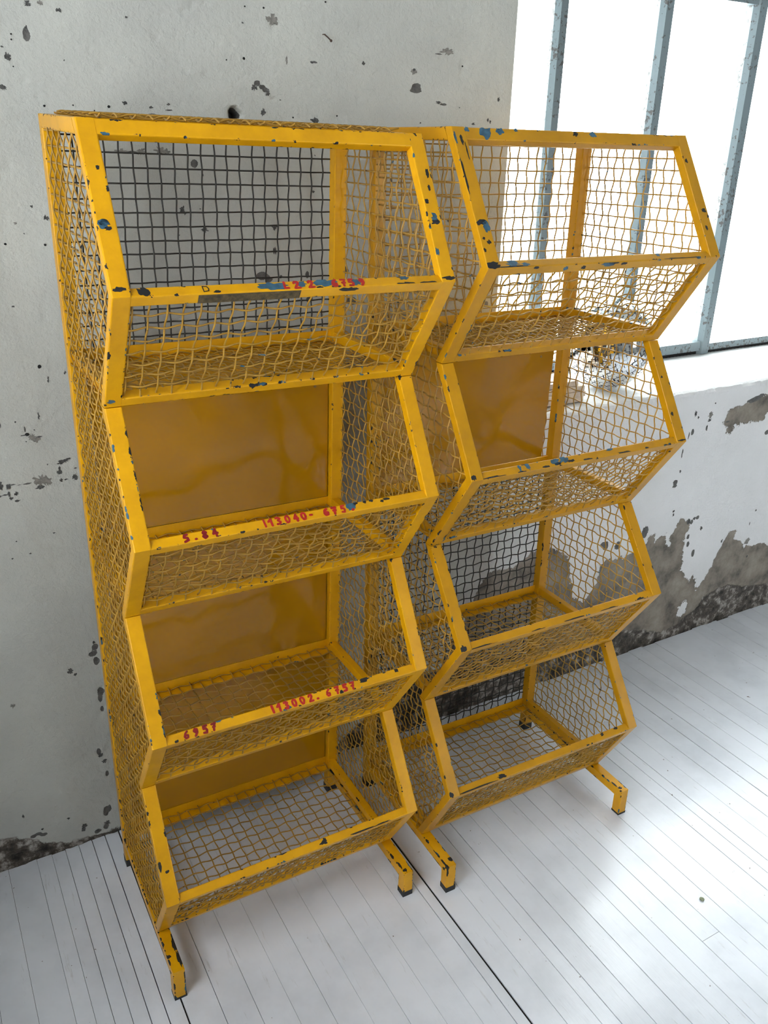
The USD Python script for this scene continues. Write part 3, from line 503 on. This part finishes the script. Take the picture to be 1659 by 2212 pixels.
def rack(label, origin, tilt, W, prof, panels, decals, texts, top_out, seed):
    (ox, oy, yaw), (ta, tb) = origin, tilt
    c, s, ca, sa, cb, sb = math.cos(yaw), math.sin(yaw), math.cos(ta), math.sin(ta), math.cos(tb), math.sin(tb)
    def wv(u1, v1, z2):
        return (u1 * c + v1 * s, u1 * s - v1 * c, z2)
    ru, rv, rz = wv(ca, sa * sb, sa * cb), wv(0, cb, -sb), wv(-sa, ca * sb, ca * cb)
    X = thing('wire_bin_rack', label, 'storage rack', matrix=Gf.Matrix4d(*ru, 0, *[-t for t in rv], 0, *rz, 0, ox, oy, 0, 1))
    ground = lambda u, v: -(u * ru[2] + v * rv[2]) / rz[2]           # local height of the floor
    P = lambda u, v, z: (u, -v, z)
    D, U = 0.020, 0.030                                              # tube depth and width
    key = ['t', 'L0', 'B1', 'L1', 'B2', 'L2', 'B3', 'L3', 'B4']
    O = [np.array(prof[k]) for k in key]
    # the same zigzag set back by the tube depth, mitred
    lines = []
    for a, b in zip(O[:-1], O[1:]):
        d = (b - a) / np.linalg.norm(b - a)
        nrm = np.array([d[1], -d[0]]); nrm *= -np.sign(nrm[0])
        lines.append((a + nrm * D, d))
    def meet(l1, l2):
        A = np.array([l1[1], -l2[1]]).T
        t = np.linalg.solve(A, l2[0] - l1[0])
        return l1[0] + l1[1] * t[0]
    Q = [meet(lines[0], (O[0], np.array([1.0, 0])))] + [meet(a, b) for a, b in zip(lines[:-1], lines[1:])] + [meet(lines[-1], (O[-1], np.array([1.0, 0])))]
    def tube(name, E0, E1, m='paint', parent=None, r=0.0022):
        m = 'paint_shaded' if m == 'paint' and seed == 2 else m
        vf, e = bar(E0, E1, r)
        return obj(name, vf, m, parent or X, attrs={'edge': e})
    def patch(parent, o, e1, e2, poly, m, name='chipped_paint'):
        o, e1, e2 = (np.asarray(t, float) for t in (o, e1, e2))
        nn = np.cross(e1, e2)
        return obj(name, slab(poly, lambda p: o + p[:, :1] * e1 + p[:, 1:2] * e2 + (p[:, 2:] + 0.00015) * nn), m, parent)
    uprights, lips = {}, {}
    g = np.random.default_rng(seed)
    # side frames: leaning uprights of the openings and the struts of the slanting bin fronts
    for sd in (0, 1):
        u0, u1 = (0, U) if sd == 0 else (W - U, W)
        for i in range(8):
            E = [[P(u0, *O[j]), P(u1, *O[j]), P(u1, *Q[j]), P(u0, *Q[j])] for j in (i, i + 1)]
            run = np.array(P(0, *O[i + 1])) - np.array(P(0, *O[i]))
            run *= 0.0009 / np.linalg.norm(run)                # a hairline open joint where each bin meets the next
            if i in (2, 4, 6):
                E[0] = [tuple(np.array(q) + run) for q in E[0]]
            if i in (1, 3, 5):
                E[1] = [tuple(np.array(q) - run) for q in E[1]]
            uprights[sd, i] = tube('opening_upright' if i % 2 == 0 else 'bin_front_strut', *E)
        tube('rear_post', [P(u0, 0, ground(u0, 0)), P(u1, 0, ground(u1, 0)), P(u1, 0.027, ground(u1, 0.027)), P(u0, 0.027, ground(u0, 0.027))],
             [P(u0, 0, prof['tb'][1]), P(u1, 0, prof['tb'][1]), P(u1, 0.027, prof['tb'][1]), P(u0, 0.027, prof['tb'][1])])
        zt0, zt1 = prof['tb'][1], prof['t'][1]
        low = O[0][1] - 0.024
        ql = lines[0][0] + lines[0][1] * ((low - lines[0][0][1]) / lines[0][1][1])
        tube('top_rail', [P(u0, 0.027, zt0), P(u1, 0.027, zt0), P(u1, 0.027, zt0 - 0.024), P(u0, 0.027, zt0 - 0.024)],
             [P(u0, *Q[0]), P(u1, *Q[0]), P(u1, *ql), P(u0, *ql)])
        # base rail running forward into a bent foot
        fv, fz = prof['f'][0], prof['fu'][1]
        bz, T = prof['B4'][1] - 0.0005, 0.027
        f0, f1 = (0.0, T) if sd == 0 else (W - T, W)
        rail = tube('base_rail', [P(f0, 0.027, bz), P(f1, 0.027, bz), P(f1, 0.027, bz - T), P(f0, 0.027, bz - T)], [P(f0, fv, fz), P(f1, fv, fz), P(f1, fv - T, fz - T), P(f0, fv - T, fz - T)], 'foot')
        gr = ground(f0 + T / 2, fv)
        ft = tube('foot', [P(f0, fv, fz), P(f1, fv, fz), P(f1, fv - T, fz - T), P(f0, fv - T, fz - T)], [P(f0, fv, gr + 0.0003), P(f1, fv, gr + 0.0003), P(f1, fv - T, gr + 0.0003), P(f0, fv - T, gr + 0.0003)], 'foot')
        for u_, v_, rx, ry in (((.023, .392, .0045, .015), (.0235, .430, .0045, .019), (.004, .416, .0045, .0045)) if (seed, sd) == (1, 0) else ((.008, .45, .006, .005), (.004, .43, .003, .012)) if sd else ((.022, .445, .006, .006),)):
            sl = (bz - fz) / (fv - 0.027)
            patch(rail, P(f0 + u_, v_, bz - sl * (v_ - 0.027)), (1, 0, 0), (0, 1, sl), blob(rx, ry, int(v_ * 1000) + seed, 0.4).intersection(shapely.box(0.0006 - u_, -1, T - u_ - 0.0006, 1)), 'chip')
        hh = 0.016 if (seed == 1) == (sd == 1) else 0.006
        obj('worn_foot_end', box(f0 - 0.0004, f1 + 0.0004, -fv - 0.0004, -fv + T + 0.0004, gr + 0.0002, gr + hh), 'chip', ft)
        obj('worn_foot_end', box(u0 - 0.0004, u1 + 0.0004, -0.0274, 0.0004, ground(u0, 0) + 0.0002, ground(u0, 0) + 0.022), 'chip', X)
    # bars across: top front and rear, lips, bottoms
    dl = lines[0][1]
    nin = np.array([dl[1], -dl[0]]); nin *= -np.sign(nin[0])
    tf = [O[0], O[0] + dl * 0.026, O[0] + dl * 0.026 + nin * D, O[0] + nin * D * 0.9]
    topbar = tube('top_front_bar', [P(U - 0.001, *q) for q in tf], [P(W - U + 0.001, *q) for q in tf])
    zt = prof['tb'][1]
    tube('top_rear_bar', [P(U, 0, zt), P(U, 0.02, zt), P(U, 0.02, zt - 0.022), P(U, 0, zt - 0.022)], [P(W - U, 0, zt), P(W - U, 0.02, zt), P(W - U, 0.02, zt - 0.022), P(W - U, 0, zt - 0.022)])
    frames = []
    for i in range(4):
        Lp, Bp = O[1 + 2 * i], O[2 + 2 * i]
        d = (Lp - Bp) / np.linalg.norm(Lp - Bp)
        ni = np.array([-d[1], d[0]])
        if ni[0] > 0:
            ni = -ni
        sec = [Lp, Lp - d * D, Lp - d * D + ni * D, Lp + ni * D]
        lips[i] = (tube('lip_bar', [P(U - 0.001, *q) for q in sec], [P(W - U + 0.001, *q) for q in sec]), Lp, d, ni)
        sec = [Bp, Bp + d * D, Bp + d * D + ni * D, Bp + ni * D]
        tube('bin_bottom_bar', [P(U - 0.001, *q) for q in sec], [P(W - U + 0.001, *q) for q in sec])
        zb = Bp[1] + ni[1] * D * 0.5
        vb = Bp[0] - 0.012
        # shelf frame: side rails, and an angle iron along the rear
        for sd in (0, 1):
            r0, r1 = (0.009, U - 0.001) if sd == 0 else (W - U + 0.001, W - 0.009)
            tube('shelf_side_rail', [P(r0, 0.027, zb + 0.004), P(r1, 0.027, zb + 0.004), P(r1, 0.027, zb + 0.026), P(r0, 0.027, zb + 0.026)], [P(r0, vb, zb + 0.004), P(r1, vb, zb + 0.004), P(r1, vb, zb + 0.026), P(r0, vb, zb + 0.026)])
        ang = join([bar([P(U, 0.007, zb - 0.003), P(U, 0.034, zb - 0.003), P(U, 0.034, zb), P(U, 0.007, zb)], [P(W - U, 0.007, zb - 0.003), P(W - U, 0.034, zb - 0.003), P(W - U, 0.034, zb), P(W - U, 0.007, zb)], 0.0006)[0],
                    bar([P(U, 0.007, zb - 0.003), P(U, 0.010, zb - 0.003), P(U, 0.010, zb + 0.027), P(U, 0.007, zb + 0.027)], [P(W - U, 0.007, zb - 0.003), P(W - U, 0.010, zb - 0.003), P(W - U, 0.010, zb + 0.027), P(W - U, 0.007, zb + 0.027)], 0.0006)[0]])
        obj('shelf_rear_angle', ang, 'paint', X, attrs={'edge': np.full(len(ang[0]), 0.2)})
        # shelf mesh, slanting front mesh
        obj('shelf_mesh', woven(shapely.box(0.030, 0.010, W - 0.030, vb + 0.004), P(0, 0, zb + 0.0036), (1, 0, 0), (0, -1, 0), off=(0.45, 0.55), seed=seed * 50 + i), 'wire', X, smooth=True, kind='stuff')
        length = np.linalg.norm(Lp - Bp)
        o2 = Bp + ni * 0.0045
        obj('bin_front_mesh', woven(shapely.box(U - 0.002, 0.014, W - U + 0.002, length - 0.017), P(0, *o2), (1, 0, 0), (0, -d[0], d[1]), off=(0.25, 0.6), seed=seed * 50 + 10 + i), 'wire', X, smooth=True, kind='stuff')
        frames.append((zb, vb))
    # side meshes
    for sd in (0, 1):
        uu = 0.005 if sd == 0 else W - 0.005
        edge = [q + (o - q) * 0.4 for o, q in zip(O, Q)]
        poly = Polygon([(0.010, 0.10)] + [(0.010, prof['tb'][1] - 0.016)] + [(e[0], min(e[1], O[0][1] - 0.016)) for e in edge]).buffer(0)
        poly = poly.intersection(shapely.box(0, frames[3][0] - 0.004, 1, 2))
        obj('side_mesh', woven(poly, P(uu, 0, 0), (0, -1, 0), (0, 0, 1), pitch=0.0268, off=(0.5, 0.35), seed=seed * 50 + 20 + sd, amp=0.0028), 'wire', X, smooth=True, kind='stuff')
    # rear of each bin: woven mesh or a sheet panel
    tops = [prof['tb'][1] - 0.010] + [frames[i][0] for i in range(3)]
    for i in range(4):
        z0, z1 = frames[i][0], tops[i]
        for what in panels[i]:
            if what in ('wire', 'wire_dark'):
                obj('rear_mesh', woven(shapely.box(U - 0.006, z0 + 0.004, W - U + 0.006, z1), P(0, 0.0035, 0), (1, 0, 0), (0, 0, 1), off=(0.05, 0.1), seed=seed * 50 + 30 + i), what, X, smooth=True, kind='stuff')
            else:
                a0, a1, b1 = what
                zz0, zz1 = z0 + 0.029, z1 - 0.003
                v = np.array([P(a0, v_, zz0) for v_ in (0.0095, 0.0110)] + [P(a1, v_, zz0) for v_ in (0.0095, 0.0110)] + [P(a0, v_, zz1) for v_ in (0.0095, 0.0110)] + [P(b1, v_, zz1) for v_ in (0.0095, 0.0110)])
                fc = np.array([(0, 1, 3), (0, 3, 2), (4, 7, 5), (4, 6, 7), (0, 4, 5), (0, 5, 1), (2, 3, 7), (2, 7, 6), (1, 5, 7), (1, 7, 3), (0, 2, 6), (0, 6, 4)])
                sh = obj('rear_sheet', (v, fc), 'sheet', X)
                for su, sz in ((a0 + 0.06, zz1 - 0.06), (a1 - 0.035, zz1 - 0.10), (a0 + 0.06, zz0 + 0.06)):
                    cyl = trimesh.creation.cylinder(0.0032, 0.0016, sections=12)
                    cv = np.stack([cyl.vertices[:, 0] + su, -0.0118 + cyl.vertices[:, 2], cyl.vertices[:, 1] + sz], 1)
                    obj('screw', (cv, cyl.faces), 'screw', sh)
    if top_out:
        d2 = np.array([prof['t'][0], prof['t'][1] - zt]); L2 = np.linalg.norm(d2); d2 /= L2
        obj('top_mesh', woven(shapely.box(0.028, 0.0, W - 0.04, L2 - 0.003), P(0, 0, zt + 0.0042), (1, 0, 0), (0, -d2[0], d2[1]), off=(0.4, 0.2), amp=0.0028, seed=seed * 50 + 40), 'wire', X, smooth=True, kind='stuff')
    else:
        obj('top_mesh', woven(shapely.box(0.028, 0.0, W - 0.028, prof['t'][0] - 0.018), P(0, 0, zt - 0.012), (1, 0, 0), (0, -1, 0), seed=seed * 50 + 40), 'wire', X, smooth=True, kind='stuff')
    # paint losses worth a shape of their own: ('up', side, segment, fraction down, u, rx, ry, colour) or ('lip'/'lipface'/'top', index, u, across, rx, ry, colour)
    for k, dcl in enumerate(decals):
        if dcl[0] == 'up':
            _, sd, i, fr, u, rx, ry, m = dcl
            A, B = O[i], O[i + 1]
            q, dd = A + (B - A) * fr, (A - B) / np.linalg.norm(A - B)
            patch(uprights[sd, i], P(u if sd == 0 else W - u, *q), (1, 0, 0), (0, -dd[0], dd[1]), blob(rx, ry, seed * 300 + k, 0.5).intersection(shapely.box((-u if sd == 0 else -(U - u)) + 0.0005, -1, ((U - u) if sd == 0 else u) - 0.0005, 1)), m)
        elif dcl[0] == 'top':
            _, u, ac, rx, ry, m = dcl
            q = O[0] + dl * 0.026 * (1 - ac)
            patch(topbar, P(u, *q), (1, 0, 0), (0, dl[0], -dl[1]), blob(rx, ry, seed * 300 + k, 0.5).intersection(shapely.box(-1, -0.0255 * ac, 1, 0.0255 * (1 - ac))), m)
        else:
            _, i, u, ac, rx, ry, m = dcl
            pr, Lp, d, ni = lips[i]
            if dcl[0] == 'lip':
                q, e2 = Lp + ni * D * ac, (0, -ni[0], ni[1])
            else:
                q, e2 = Lp - d * D * (1 - ac), (0, -d[0], d[1])
            pl = shapely.box(-rx, -ry, rx, ry) if m == 'glue' else blob(rx, ry, seed * 300 + k, 0.5)
            patch(pr, P(u, *q), (1, 0, 0), e2, pl.intersection(shapely.box(-1, -D * ac + 0.0006, 1, D * (1 - ac) - 0.0006)), m, 'glue_residue' if m == 'glue' else 'chipped_paint')
    for k, (i, chars, hgt, low, m) in enumerate(texts):
        pr, Lp, d, ni = lips[i]
        q = Lp + ni * low
        o, e2 = np.array(P(0, *q)), np.array((0, -ni[0], ni[1]))
        nn = np.cross((1, 0, 0), e2)
        poly = written(chars, hgt, seed=seed * 70 + k, width=0.31 if m != 'chip' else 0.13)
        poly = poly.intersection(shapely.box(-1, -low + 0.0005, 1, D - low - 0.0005))
        obj('painted_number' if m != 'chip' else 'stamped_mark', slab(poly, lambda p: o + p[:, :1] * [1, 0, 0] + p[:, 1:2] * e2 + (p[:, 2:] + 0.0004) * nn), m, pr)
    return X

PROF1 = dict(t=(.3271, 1.7972), tb=(0, 1.8051), L0=(.4710, 1.5506), B1=(.3324, 1.3420), L1=(.4638, 1.1230), B2=(.3286, .9223), L2=(.4618, .7028), B3=(.3228, .4989), L3=(.4618, .2904), B4=(.3472, .0984), f=(.4605, 0), fu=(.4571, .0911))
PROF2 = dict(t=(.3259, 1.7972), tb=(0, 1.8000), L0=(.4732, 1.5554), B1=(.3306, 1.3476), L1=(.4651, 1.1308), B2=(.3197, .9232), L2=(.4665, .7207), B3=(.3229, .5014), L3=(.4584, .2981), B4=(.3407, .0863), f=(.4653, 0), fu=(.4608, .0824))
W1, W2 = 0.6195, 0.6182
sheet1 = (0.034, W1 - 0.0335, W1 - 0.0335)
dec1 = [('up', 0, 0, .595, .010, .0085, .0075, 'blue'), ('up', 0, 0, .585, .011, .0085, .0048, 'chip'), ('up', 0, 0, .62, .016, .0045, .0032, 'chip'), ('up', 0, 0, .28, .019, .0032, .0034, 'chip'), ('up', 0, 0, .955, .012, .011, .004, 'chip'),
        ('up', 0, 1, .94, .011, .006, .005, 'blue'),
        ('up', 1, 0, .57, .0150, .0075, .008, 'blue'), ('up', 1, 0, .60, .015, .0085, .0045, 'chip'), ('up', 1, 0, .27, .009, .003, .009, 'chip'), ('up', 1, 0, .37, .012, .0028, .006, 'chip'), ('up', 1, 0, .46, .024, .004, .005, 'chip'), ('up', 1, 0, .80, .026, .004, .007, 'blue'), ('up', 1, 0, .975, .013, .013, .004, 'chip'),
        ('up', 0, 6, .66, .0035, .0035, .010, 'chip'), ('up', 0, 6, .72, .016, .004, .003, 'chip'),
        ('lip', 0, .049, .55, .009, .0085, 'chip'), ('lip', 0, .262, .5, .026, .0075, 'blue'), ('lip', 0, .313, .55, .008, .007, 'blue'), ('lip', 0, .357, .6, .020, .008, 'blue'), ('lip', 0, .418, .5, .009, .008, 'blue'), ('lip', 0, .515, .75, .009, .004, 'blue'),
        ('lip', 0, .165, .15, .005, .003, 'chip'), ('lip', 0, .345, .08, .006, .003, 'chip'), ('lip', 0, .375, .06, .009, .003, 'chip'), ('lip', 0, .515, .06, .017, .003, 'chip'), ('lip', 0, .56, .06, .018, .003, 'chip'),
        ('lipface', 0, .222, .45, .088, .0085, 'glue'), ('lipface', 0, .40, .75, .018, .0035, 'chip'),
        ('lip', 1, .420, .62, .010, .008, 'blue'), ('lip', 1, .432, .85, .006, .003, 'chip'), ('lip', 1, .452, .85, .004, .003, 'chip'), ('lip', 1, .467, .85, .005, .003, 'chip'), ('lip', 1, .49, .6, .004, .003, 'chip'), ('lip', 1, .50, .75, .007, .0025, 'chip'), ('lip', 1, .145, .95, .004, .003, 'blue'), ('lip', 1, .275, .05, .007, .002, 'chip'),
        ('lip', 2, .463, .80, .012, .006, 'chip'), ('lip', 2, .545, .7, .005, .004, 'chip'), ('lip', 2, .135, .95, .008, .003, 'blue'), ('lip', 2, .048, .15, .004, .003, 'chip'), ('lip', 2, .405, .15, .004, .004, 'chip'), ('lip', 2, .436, .1, .003, .002, 'chip'), ('lip', 2, .282, .25, .006, .004, 'blue'), ('lip', 2, .515, .9, .004, .002, 'chip'),
        ('lip', 3, .372, .55, .005, .007, 'chip'), ('lip', 3, .365, .4, .007, .003, 'chip'), ('lip', 3, .47, .1, .03, .0022, 'chip'), ('lip', 3, .52, .08, .02, .002, 'chip'), ('lip', 3, .27, .92, .010, .0015, 'chip')]
txt1 = [(0, [('L', .284), ('2', .304), ('2', .330), ('6', .374), ('7', .392), ('5', .406), ('9', .427)], .0155, .002, 'red'), (0, [('D', .146)], .012, .004, 'chip'),
        (1, [('S', .093), ('.', .112), ('8', .127), ('4', .146)], .0145, .003, 'darkred'), (1, [('I', .241), ('1', .253), ('3', .268), ('0', .286), ('4', .303), ('0', .319), ('-', .336), ('6', .366), ('7', .384), ('5', .402), ('.', .424)], .0145, .003, 'red'),
        (2, [('6', .069), ('9', .088), ('5', .107), ('7', .125)], .0145, .003, 'darkred'), (2, [('I', .250), ('1', .264), ('3', .280), ('0', .298), ('0', .316), ('2', .335), ('.', .352), ('6', .376), ('7', .397), ('5', .416), ('7', .434)], .0145, .003, 'red')]
dec2 = [('up', 0, 0, .68, .012, .011, .005, 'chip'), ('up', 0, 0, .71, .021, .007, .010, 'blue'), ('up', 0, 0, .30, .0025, .0022, .018, 'chip'), ('up', 0, 0, .40, .0025, .0025, .022, 'chip'), ('up', 0, 0, .08, .004, .0025, .012, 'blue'), ('up', 0, 0, .09, .016, .003, .010, 'chip'), ('up', 0, 0, .17, .022, .0012, .020, 'chip'), ('up', 0, 0, .79, .008, .003, .003, 'chip'), ('up', 0, 0, .82, .018, .0045, .004, 'chip'), ('up', 0, 0, .98, .012, .018, .007, 'chip'), ('up', 0, 0, .87, .004, .003, .004, 'chip'),
        ('up', 0, 4, .97, .008, .008, .008, 'chip'), ('up', 0, 2, .97, .006, .007, .006, 'chip'), ('up', 0, 6, .97, .006, .006, .006, 'chip'),
        ('up', 1, 0, .62, .012, .0065, .0045, 'chip'), ('up', 1, 0, .67, .004, .003, .004, 'chip'), ('up', 1, 0, .765, .018, .003, .006, 'chip'), ('up', 1, 0, .215, .022, .004, .005, 'chip'), ('up', 1, 2, .36, .022, .003, .003, 'chip'), ('up', 1, 2, .72, .022, .004, .005, 'chip'), ('up', 1, 2, .98, .015, .012, .002, 'chip'),
        ('top', .075, .55, .013, .012, 'blue'), ('top', .110, .75, .010, .006, 'blue'), ('top', .033, .8, .005, .005, 'blue'), ('top', .150, .85, .004, .004, 'blue'), ('top', .345, .75, .008, .006, 'blue'), ('top', .300, .75, .006, .005, 'chip'),
        ('lip', 0, .062, .5, .014, .008, 'blue'), ('lip', 0, .090, .3, .008, .005, 'blue'), ('lip', 0, .06, .06, .035, .003, 'chip'), ('lipface', 0, .115, .85, .006, .004, 'chip'), ('lipface', 0, .19, .5, .006, .005, 'blue'), ('lipface', 0, .235, .55, .006, .004, 'chip'), ('lipface', 0, .30, .75, .018, .005, 'blue'), ('lipface', 0, .31, .9, .014, .003, 'chip'), ('lipface', 0, .34, .75, .008, .003, 'chip'), ('lip', 0, .42, .05, .004, .002, 'chip'), ('lip', 0, .50, .06, .05, .0022, 'chip'), ('lip', 0, .44, .7, .006, .004, 'blue'),
        ('lip', 1, .128, .6, .004, .008, 'blue'), ('lip', 1, .150, .6, .005, .009, 'blue'), ('lip', 1, .225, .5, .010, .009, 'blue'), ('lip', 1, .250, .65, .012, .008, 'blue'), ('lip', 1, .265, .3, .013, .003, 'chip'), ('lip', 1, .228, .25, .011, .0035, 'chip'), ('lip', 1, .195, .15, .010, .003, 'chip'), ('lip', 1, .06, .06, .03, .003, 'chip'), ('lip', 1, .13, .06, .012, .002, 'chip'), ('lip', 1, .42, .08, .018, .003, 'chip'), ('lip', 1, .31, .1, .012, .0025, 'chip'), ('lip', 1, .385, .8, .010, .003, 'blue'), ('lip', 1, .49, .1, .006, .003, 'chip'),
        ('lip', 2, .06, .05, .035, .0025, 'chip'), ('lip', 2, .22, .06, .02, .002, 'chip'), ('lip', 2, .33, .1, .03, .002, 'chip'), ('lip', 2, .44, .06, .03, .002, 'chip'), ('lip', 2, .545, .1, .012, .004, 'chip'),
        ('lip', 3, .08, .06, .05, .003, 'chip'), ('lip', 3, .16, .3, .012, .005, 'chip'), ('lip', 3, .5, .7, .006, .004, 'chip'), ('lip', 3, .55, .8, .006, .004, 'chip')]
rack('yellow wire bin rack with red numbers on its lips, the left one', (0.0, -0.10844, -0.003185), (-0.013671, 0.008848), W1, PROF1,
     [['wire_dark'], [sheet1], [sheet1], [sheet1]], dec1, txt1, True, 1)
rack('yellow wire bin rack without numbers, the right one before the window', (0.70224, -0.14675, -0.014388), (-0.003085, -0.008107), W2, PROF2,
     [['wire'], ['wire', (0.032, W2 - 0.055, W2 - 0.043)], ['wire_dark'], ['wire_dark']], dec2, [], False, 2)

# ---------------------------------------------------------------- things on the sill, nail, pebble
BC, BR = np.array([1.792, 0.160, SILL_Z + 0.1525]), 0.150
ball = thing('mirror_ball', 'mirrored disco ball with a black cap lying on the white window sill', 'disco ball')
ax = np.array([0.36, -0.90, 0.16]); ax /= np.linalg.norm(ax)
bx_ = np.cross(ax, [0, 0, 1.0]); bx_ /= np.linalg.norm(bx_)
by_ = np.cross(ax, bx_)
sp = trimesh.creation.icosphere(4, BR - 0.003)
obj('core', (sp.vertices + BC, sp.faces), 'grout', ball, smooth=True)
g = np.random.default_rng(3)
parts, th0, st = [], 0.30, 0.0122
rows = int((math.pi - 2 * th0) * BR / st)
for r_ in range(rows + 1):
    th = th0 + (math.pi - 2 * th0) * r_ / rows + 0.03
    nt = max(6, int(round(2 * math.pi * BR * math.sin(th) / st)))
    for k in range(nt):
        ph = (k + 0.5 * (r_ % 2) + 0.1 * g.random()) / nt * 2 * math.pi
        er = math.cos(th) * ax + math.sin(th) * (math.cos(ph) * bx_ + math.sin(ph) * by_)
        er = er + g.normal(0, 0.009, 3); er /= np.linalg.norm(er)
        ep = -math.sin(ph) * bx_ + math.cos(ph) * by_
        et = np.cross(er, ep); et /= np.linalg.norm(et); ep = np.cross(et, er)
        ctr = BC + er * (BR - 0.0008)
        hw = math.pi * BR * math.sin(th) / nt - 0.0004
        hh = st / 2 - 0.0004
        top = [ctr + a * ep + b * et + er * 0.001 for a, b in ((-hw, -hh), (hw, -hh), (hw, hh), (-hw, hh))]
        bot = [p - er * 0.0022 for p in top]
        v = np.array(top + bot)
        f = np.array([(0, 1, 2), (0, 2, 3), (0, 4, 5), (0, 5, 1), (1, 5, 6), (1, 6, 2), (2, 6, 7), (2, 7, 3), (3, 7, 4), (3, 4, 0)])
        parts.append((v, f))
obj('mirror_tiles', join(parts), 'mirror', ball, kind='stuff')
cap = trimesh.creation.revolve(np.array([(0, -0.006), (0.046, -0.006), (0.046, 0.002), (0.040, 0.005), (0.012, 0.006), (0.010, 0.016), (0, 0.016)]), sections=32)
cv = BC + ax * BR * math.cos(0.31) + cap.vertices[:, :1] * bx_ + cap.vertices[:, 1:2] * by_ + cap.vertices[:, 2:] * ax
obj('cap', (cv, cap.faces), 'black', ball, label='black plastic cap')

names = ['lowest', 'second lowest', 'second highest', 'topmost']
for k in range(4):
    x1 = (1.604, 1.609, 1.606, 1.583)[k]
    y0 = (0.052, 0.050, 0.053, 0.060)[k]
    z0 = SILL_Z + 0.0035 + k * 0.0172
    vf, e = bar([(1.17 + 0.02 * k if False else 1.215 + 0.004 * k, y0, z0), (1.215 + 0.004 * k, y0 + 0.11, z0), (1.215 + 0.004 * k, y0 + 0.11, z0 + 0.0165), (1.215 + 0.004 * k, y0, z0 + 0.0165)],
                [(x1, y0, z0), (x1, y0 + 0.11, z0), (x1, y0 + 0.11, z0 + 0.0165), (x1, y0, z0 + 0.0165)], 0.001)
    w = obj('wooden_board', vf, 'wood', attrs={'edge': e})
    meta(w, 'pale wooden board, %s of the stack of four on the sill' % names[k], 'board', 'stacked boards on the window sill')
nail = thing('bent_nail', 'small rusty bent nail in the wall high above the left rack', 'nail')
path = np.array([(NAIL[0], 0.004, NAIL[1]), (NAIL[0], -0.010, NAIL[1] - 0.001), (NAIL[0] + 0.004, -0.016, NAIL[1] - 0.006), (NAIL[0] + 0.012, -0.018, NAIL[1] - 0.013)])
obj('shank', wires([(path, np.array([0.7, 0, 0.7]), np.array([0, 1.0, 0]))], 0.0016, 8), 'rust', nail, smooth=True)
hd = trimesh.creation.icosphere(2, 0.0030)
obj('head', (hd.vertices * [1, 0.7, 1] + path[-1], hd.faces), 'rust', nail, smooth=True)
pb = trimesh.creation.icosphere(2, 1.0)
pv = pb.vertices * (1 + 0.25 * (meshkit.noise(pb.vertices * 1.7, 4)[:, None] - 0.5))
obj('pebble', (pv * [0.0058, 0.0062, 0.0036] + [PEB[0], PEB[1], 0.0032], pb.faces), 'pebble', smooth=True, label='tiny green grey pebble lying on the white floor boards', category='pebble')
